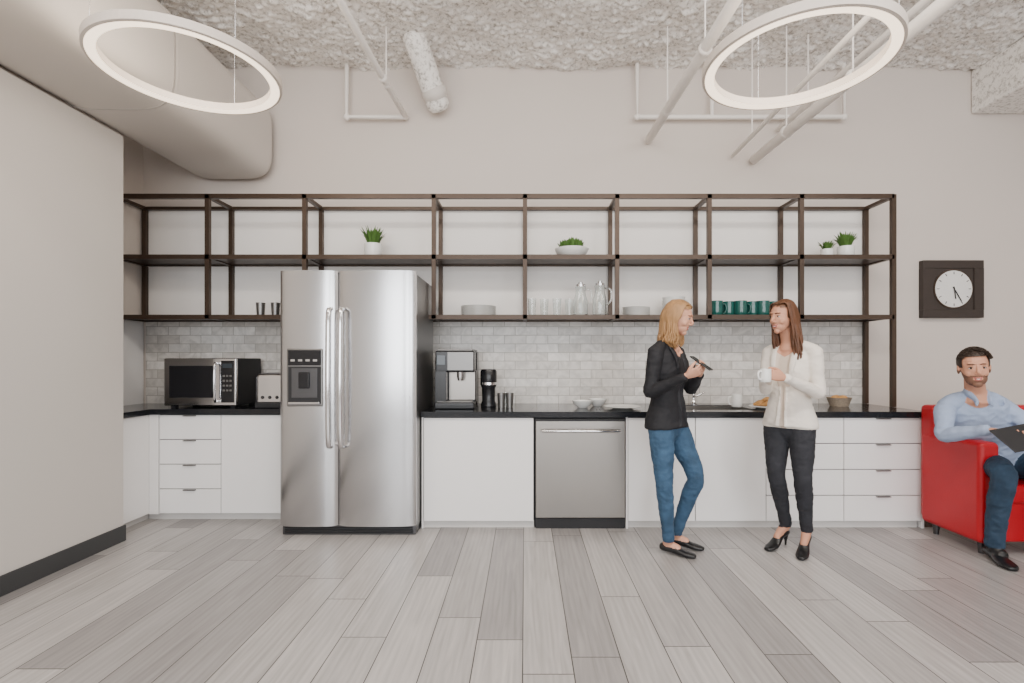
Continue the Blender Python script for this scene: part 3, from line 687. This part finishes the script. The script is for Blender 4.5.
def shoe_parts(heel,dirv,L_,lift,mi,w=.036):
    d=nrm((dirv[0],dirv[1],0));s=A([-d[1],d[0],0]);h=A([heel[0],heel[1],0.])
    out=[];H=lambda t,z:h+d*t*L_+A([0,0,z])
    ts=[(.0,.030,.026,lift+.030),(.12,.033,.030,lift+.032),(.35,.030,.026,lift*.72+.028),(.6,.040,.022,lift*.15+.024),(.8,.039,.018,.020),(.95,.024,.013,.015)]
    out.append((mi,loft([H(t,z) for t,_,_,z in ts],[(a*w/.036,b) for _,a,b,_ in ts],side=s,n=4,seg=16)))
    if lift>.03: out.append((mi,loft([H(.03,lift+.01),H(.02,lift*.5),H(.03,.004)],[.020,.010,.008],n=3,seg=10)))
    return out
def lerp(a,b,t): return A(a,float)*(1-t)+A(b,float)*t
def leg(hip,knee,ank,r,mi,side):
    hip,knee,ank=A(hip,float),A(knee,float),A(ank,float)
    m1=lerp(hip,knee,.45);cal=lerp(knee,ank,.3)
    return (mi,loft([hip+A([0,0,.03]),hip,m1,knee,cal,lerp(knee,ank,.7),ank],[r[0]*.8,r[0],r[1],r[2],r[3],r[4],r[5]],side=side,n=5,seg=18))
def arm(sh,el,wr,r,mi):
    sh,el,wr=A(sh,float),A(el,float),A(wr,float)
    return (mi,loft([sh,lerp(sh,el,.25),lerp(sh,el,.7),el,lerp(el,wr,.3),lerp(el,wr,.75),wr],[r[0],r[0],r[1],r[2],r[2]*1.02,r[3],r[3]*.98],n=5,seg=16))
def wrinkle(ob,amp,sc,idxs):
    me=ob.data;use=set()
    for p in me.polygons:
        if p.material_index in idxs: use.update(p.vertices)
    ns=[v.normal.copy() for v in me.vertices]
    for i in use:
        v=me.vertices[i];q=v.co;h=noise.noise(Vector((q.x*sc,q.y*sc,q.z*sc*1.6)))
        h2=1-abs(noise.noise(Vector((q.x*sc*1.9+3,q.y*sc*1.9,q.z*sc*2.6))))*2.4
        v.co=q+ns[i]*(amp*h+amp*.55*h2)
    me.update()
def woman(name,C,F,sh_c,neck,headc,hf,pitch,jacket,top,jeans,hairm,skin,arms,legs,feet,lift,hairlen,endfwd,openw,tilt=0,shw=.150):
    e=emp(name,(C[0],C[1],0))
    F=nrm((*F,0));L=A([-F[1],F[0],0]);C=A(C,float);S=A(sh_c,float)
    mats=[M[jacket],M[top],M[jeans],M[skin],M['shoe']]
    g=[];HEM=.850
    sp=lambda t,z,f=0:A([*(lerp(C,S,t)[:2]),z])+F*f
    g.append((0,loft([sp(-.05,.852,-.01),sp(0,.90,-.012),sp(.25,1.00),sp(.42,1.09,.0),sp(.65,1.20,.010),sp(.82,1.29,.006),sp(.97,1.375,-.008),sp(1.02,1.415,-.012)],
        [(.184,.130),(.176,.127),(.146,.106),(.128,.096),(.140,.108),(.148,.102),(.135,.074),(.070,.052)],side=L,n=5,seg=32,cap=False)))
    for s in(-1,1): g.append((0,ell(sp(.68,1.240,.062)+L*s*.060,(.046,.054,.056),A([F,L,[0,0,1.]]))))
    g.append((0,loft([S+L*shw+A([0,0,-.028]),S+L*.09+A([0,0,-.002]),S+A([0,0,.012])-F*.01,S-L*.09+A([0,0,-.002]),S-L*shw+A([0,0,-.028])],[.044,.044,.048,.044,.044],n=4,seg=14)))
    g.append((2,loft([sp(-.1,.80,-.01),sp(0,.88,-.015),sp(.2,.97,-.005),sp(.3,1.02,0)],[(.13,.10),(.152,.112),(.134,.095),(.114,.085)],side=L,n=4,seg=24)))
    g.append((3,loft([A(neck)+A([0,0,-.06]),A(neck),lerp(neck,headc,.45),lerp(neck,headc,.8)],[.066,.049,.045,.045],n=4,seg=18)))
    for s in(-1,1):
        g.append((0,loft([sp(.98,1.43,.012)+L*s*.062,sp(.9,1.37,.080)+L*s*.064,sp(.75,1.26,.116)+L*s*.056,sp(.5,1.12,.100)+L*s*openw*.8,sp(.2,.99,.112)+L*s*openw,sp(-.02,.865,.120)+L*s*openw*1.5],[(.016,.008),(.026,.009),(.022,.009),(.010,.008),(.008,.008),(.008,.008)],side=L,n=5,seg=10)))
    for s,(hip,kn,an) in zip((-1,1),legs): g.append(leg(hip,kn,an,(.086,.078,.056,.055,.043,.038),2,L))
    for (hl,dr),(hip,kn,an) in zip(feet,legs):
        g+=shoe_parts(hl,dr,.235,lift,4)
        d=nrm((dr[0],dr[1],0));an=A(an,float)
        g.append((3,loft([an+A([0,0,.05]),an,A([hl[0],hl[1],lift+.055])+d*.045,A([hl[0],hl[1],lift*.5+.044])+d*.115],[.032,.031,.030,.022],n=4,seg=12)))
    for (sh,el,wr,*_) in arms: g.append(arm(sh,el,wr,(.050,.044,.040,.031),0))
    az=legs[0][2][2]-.008
    def mf(c,k):
        q=A(c)-S;f=q@F;l=q@L;z=c[2]
        if z<.6:
            if k==2 and z<az: return 3
            if k==3 and z>=az: return 2
            return k
        if k==2 and z>HEM: k=0
        elif k==0 and z<HEM-.004: k=2
        if k==0 and f>.03 and z>.8:
            zz=1.43-z
            w=.052-.06*max(0,zz-.1) if zz<.3 else openw*.85
            w=max(w,openw*.8)
            if abs(l)<w and z<1.44:
                if z>1.33+abs(l)*.6: return 3
                return 1
        return k
    ob=remesh('body',g,mats,.0052,e,smooth=4,matfn=mf,zmin=.002);wrinkle(ob,.0042,11,(0,2))
    P,hF,hL,hU=head(e,headc,hf,pitch,.97,skin,hairm,tilt=tilt)
    long_hair(e,P,hF,hL,hU,headc,.97,hairm,hairlen,endfwd=endfwd)
    for i,a_ in enumerate(arms):
        sh,el,wr,d,pn,th,cu=a_
        hand(e,'hand_%d'%i,A(wr)+nrm(d)*.012,d,pn,th,cu,skin,sc=.92)
    return e
wA=woman('woman_standing',(.975,3.48,.93),(.75,-.66),(.965,3.47,1.395),(.985,3.455,1.435),(1.035,3.43,1.598),(.88,-.47),.30,
  'blazer','top','jeans','blond','skin',
  arms=[((.865,3.36,1.372),(.822,3.345,1.095),(1.000,3.185,1.205),(.75,-.35,.35),(.25,.55,.55),(-.3,-.6,.5),(.5,.6,.65,.7)),
        ((1.065,3.575,1.372),(1.135,3.48,1.115),(1.130,3.285,1.215),(-.05,-.85,.40),(-.75,-.1,.45),(0,-.1,1),(.45,.5,.55,.6))],
  legs=[((.915,3.42,.88),(.925,3.375,.50),(.965,3.42,.10)),((1.035,3.54,.88),(1.155,3.44,.52),(1.055,3.55,.10))],
  feet=[((.930,3.46),(.85,-.50)),((1.025,3.585),(.88,-.45))],lift=.012,hairlen=.19,endfwd=-.01,openw=.028)
ph=emp('smartphone',(1.10,3.14,1.275))
box('phone_body',1.062,1.138,3.165,3.173,1.215,1.365,M['dark'],ph,bev=.003,rot=(math.radians(-55),0,math.radians(55)))
wB=woman('woman_standing',(1.82,3.50,.93),(-.8,-.6),(1.835,3.50,1.395),(1.81,3.49,1.435),(1.755,3.455,1.602),(-.92,-.38),.10,
  'cream','cream2','jeansD','brown','skin2',
  arms=[((1.745,3.615,1.372),(1.67,3.53,1.11),(1.585,3.335,1.215),(-.35,-.80,.30),(.1,-.3,-.9),(-.9,.2,.3),(.5,.55,.6,.6)),
        ((1.925,3.385,1.372),(1.935,3.345,1.09),(1.655,3.225,1.195),(-.95,-.1,.25),(.05,.75,-.1),(0,-.1,1),(.5,.55,.6,.65))],
  legs=[((1.766,3.56,.88),(1.725,3.49,.53),(1.835,3.57,.15)),((1.874,3.44,.88),(1.850,3.385,.53),(1.92,3.46,.15))],
  feet=[((1.845,3.59),(-.85,-.52)),((1.935,3.485),(-.62,-.78))],lift=.07,hairlen=.31,endfwd=-.035,openw=.020)
mug('white_coffee_mug',1.525,3.225,1.17,.036,.085,'ceram',ang=math.radians(200))
e=emp('man_seated',(3.2,3.6,0))
F=nrm((-.12,-1,0));L=A([-F[1],F[0],0]);S=A([3.10,3.50,1.03]);Hc=A([3.39,3.65,.58])
g=[]
up=nrm(S-Hc)
g.append((0,loft([Hc+A([0,0,-.03]),Hc+up*.10,Hc+up*.25,Hc+up*.40,S+A([0,0,-.06]),S+A([0,0,.01]),S+A([-.01,-.01,.045])],[(.17,.13),(.168,.125),(.165,.120),(.18,.12),(.17,.095),(.12,.07),(.070,.060)],side=L,n=5,seg=32)))
g.append((0,loft([S+L*.19+A([0,0,-.05]),S+L*.11,S+A([0,0,.015]),S-L*.11,S-L*.19+A([0,0,-.05])],[.054,.056,.056,.056,.054],n=4,seg=16)))
armsM=[((2.91,3.52,.975),(2.855,3.46,.80),(2.935,3.225,.865),(.8,-.5,-.05),(.1,-.2,-.9),(0,-1,.4),(.35,.4,.45,.5)),
       ((3.29,3.48,.975),(3.43,3.36,.80),(3.18,3.20,.80),(-.75,-.35,.15),(-.2,.2,.9),(0,-.9,.3),(.3,.35,.4,.45))]
for a_ in armsM: g.append(arm(a_[0],a_[1],a_[2],(.058,.050,.046,.036),0))
nk=A([3.07,3.465,1.09]);hc=A([2.995,3.39,1.254])
g.append((2,loft([nk+A([0,0,-.07]),nk,lerp(nk,hc,.45),lerp(nk,hc,.8)],[.076,.060,.056,.056],n=4,seg=18)))
for s in(-1,1): g.append((0,loft([nk+F*-.055+L*s*.03,nk+L*s*.064+F*.005,nk+L*s*.04+F*.066+A([0,0,-.05]),nk+L*s*.05+F*.085+A([0,0,-.085])],[(.010,.02),(.010,.022),(.011,.022),(.006,.006)],n=4,seg=10)))
g.append((1,loft([Hc-L*.13,Hc,Hc+L*.13],[(.11,.11),(.13,.12),(.11,.11)],side=(0,0,1),n=3,seg=20)))
for hip,kn,an in (((3.29,3.62,.565),(3.07,3.26,.60),(3.075,3.33,.12)),((3.49,3.62,.565),(3.42,3.20,.60),(3.41,3.30,.12))):
    hip,kn,an=A(hip),A(kn),A(an)
    g.append((1,loft([hip+A([.02,.02,0]),hip,lerp(hip,kn,.5),kn+A([0,.02,.0]),kn+A([0,-.005,-.06]),lerp(kn,an,.4),lerp(kn,an,.75),an+A([0,0,-.02])],[.085,.092,.084,.068,.066,.062,.054,.052],side=(1,0,0),n=4,seg=20)))
    d=nrm((-.25,-1,0))
    g+=shoe_parts((an[0]+.01,an[1]+.06),d,.27,.012,3,w=.045)
    g.append((3,loft([an+A([0,0,.0]),an+A([0,-.01,-.05]),an+A([0,-.06,-.075])],[.043,.043,.038],n=3,seg=12)))
def mfm(c,k):
    q=A(c)-nk;f=q@F;l=q@L
    if k==3 and c[2]>.105: return 1
    if k==0 and f>.03 and q[2]>-.10 and abs(l)<.035*(q[2]+.10)/.1: return 2
    return k
ob=remesh('body',g,[M['shirt'],M['jeansM'],M['skin2'],M['shoe']],.0058,e,smooth=4,matfn=mfm,zmin=.002);wrinkle(ob,.006,9,(0,1))
P,hF,hL,hU=head(e,hc,(-.50,-.87),.05,1.10,'skin2','dkhair',beard=True,tilt=.06)
parts=[];sc=1.10
v,f=ell(P(-.014,0,.038),[.100*sc,.078*sc,.088*sc],A([hF,hL,hU]),40,28)
keep=[]
for q in f:
    cc=sum(A(v[i]) for i in q)/len(q);d=(cc-hc)/sc
    if not((d@hF>.045 and d@hU<.078) or (d@hF>-.0 and d@hU<.01) or d@hU<-.04): keep.append(q)
parts.append((v,keep));rnd=random.Random(3)
for i in range(520):
    a_=rnd.uniform(0,2*math.pi);z_=rnd.uniform(.2,1);r_=math.sqrt(1-z_*z_)
    n_=A([r_*math.cos(a_),r_*math.sin(a_),z_]);p=A([-.014+.098*n_[0],.077*n_[1],.038+.087*n_[2]])
    if p[0]>.045 and p[2]<.080: continue
    tip=p+n_*.005+A([.012 if p[0]<.05 else -.010,.010,.002])
    parts.append(loft([P(*p),P(*((p+tip)/2+n_*.002)),P(*tip)],[.0035*sc,.004*sc,.001],n=2,seg=5,cap=False))
V_,F_=joinp(parts);mk('hair',V_,F_,M['dkhair'],e)
for i,a_ in enumerate(armsM): hand(e,'hand_%d'%i,A(a_[2])+nrm(a_[3])*.012,a_[3],a_[4],a_[5],a_[6],'skin2',sc=1.05)
t=emp('tablet_computer',(3.0,3.10,.83))
box('tablet_body',2.89,3.15,3.095,3.103,.745,.925,M['darkm'],t,bev=.004,rot=(math.radians(-50),math.radians(-8),math.radians(8)))

# ------------------------------------------------------------------ light
w=D.worlds.new('world');bpy.context.scene.world=w;w.use_nodes=True
bg=w.node_tree.nodes['Background'];bg.inputs[0].default_value=(0.92,0.96,1.0,1);bg.inputs[1].default_value=1.8
def area(name,loc,rot,sx,sy,pw,col):
    l=D.lights.new(name,'AREA');l.shape='RECTANGLE';l.size=sx;l.size_y=sy;l.energy=pw;l.color=col
    o=D.objects.new(name,l);o.location=loc;o.rotation_euler=rot;COL.objects.link(o);return o
area('overhead_fill_a',(-.8,1.2,3.9),(math.radians(22),0,0),4.0,.35,84,(1,.94,.87))  # overhead rows are fill lamps added to light the room, no fixtures modelled
area('overhead_fill_b',(2.8,1.2,3.9),(math.radians(22),0,0),3.2,.35,70,(1,.94,.87))
area('overhead_fill_c',(1,-1.5,3.9),(0,0,0),6,.5,50,(1,.94,.87))  # added fill behind the camera, out of view
for i,(x) in enumerate((-1.8,1.0,3.8)):
    area('rear_fill_%d'%i,(x,YR+.05,2.0),(math.radians(90),0,0),2.3,2.9,128,(.96,.98,1))  # fill lamps added in the unseen rear openings to brighten the room
for i,p in enumerate(((-1.81,2.745,2.88),(1.37,2.564,2.82))):
    l=D.lights.new('ring_glow_%d'%i,'POINT');l.energy=24;l.shadow_soft_size=.35;l.color=(1,.84,.66);o=D.objects.new('ring_glow_%d'%i,l);o.location=p;COL.objects.link(o)
# ------------------------------------------------------------------ camera
cam=D.cameras.new('camera');cam.sensor_width=36;cam.lens=508/1024*36;cam.shift_x=-13/1024;cam.shift_y=18.5/1024
co=D.objects.new('camera',cam);co.location=(0,0,1.31);co.rotation_euler=(math.radians(90),0,0);COL.objects.link(co)
bpy.context.scene.camera=co
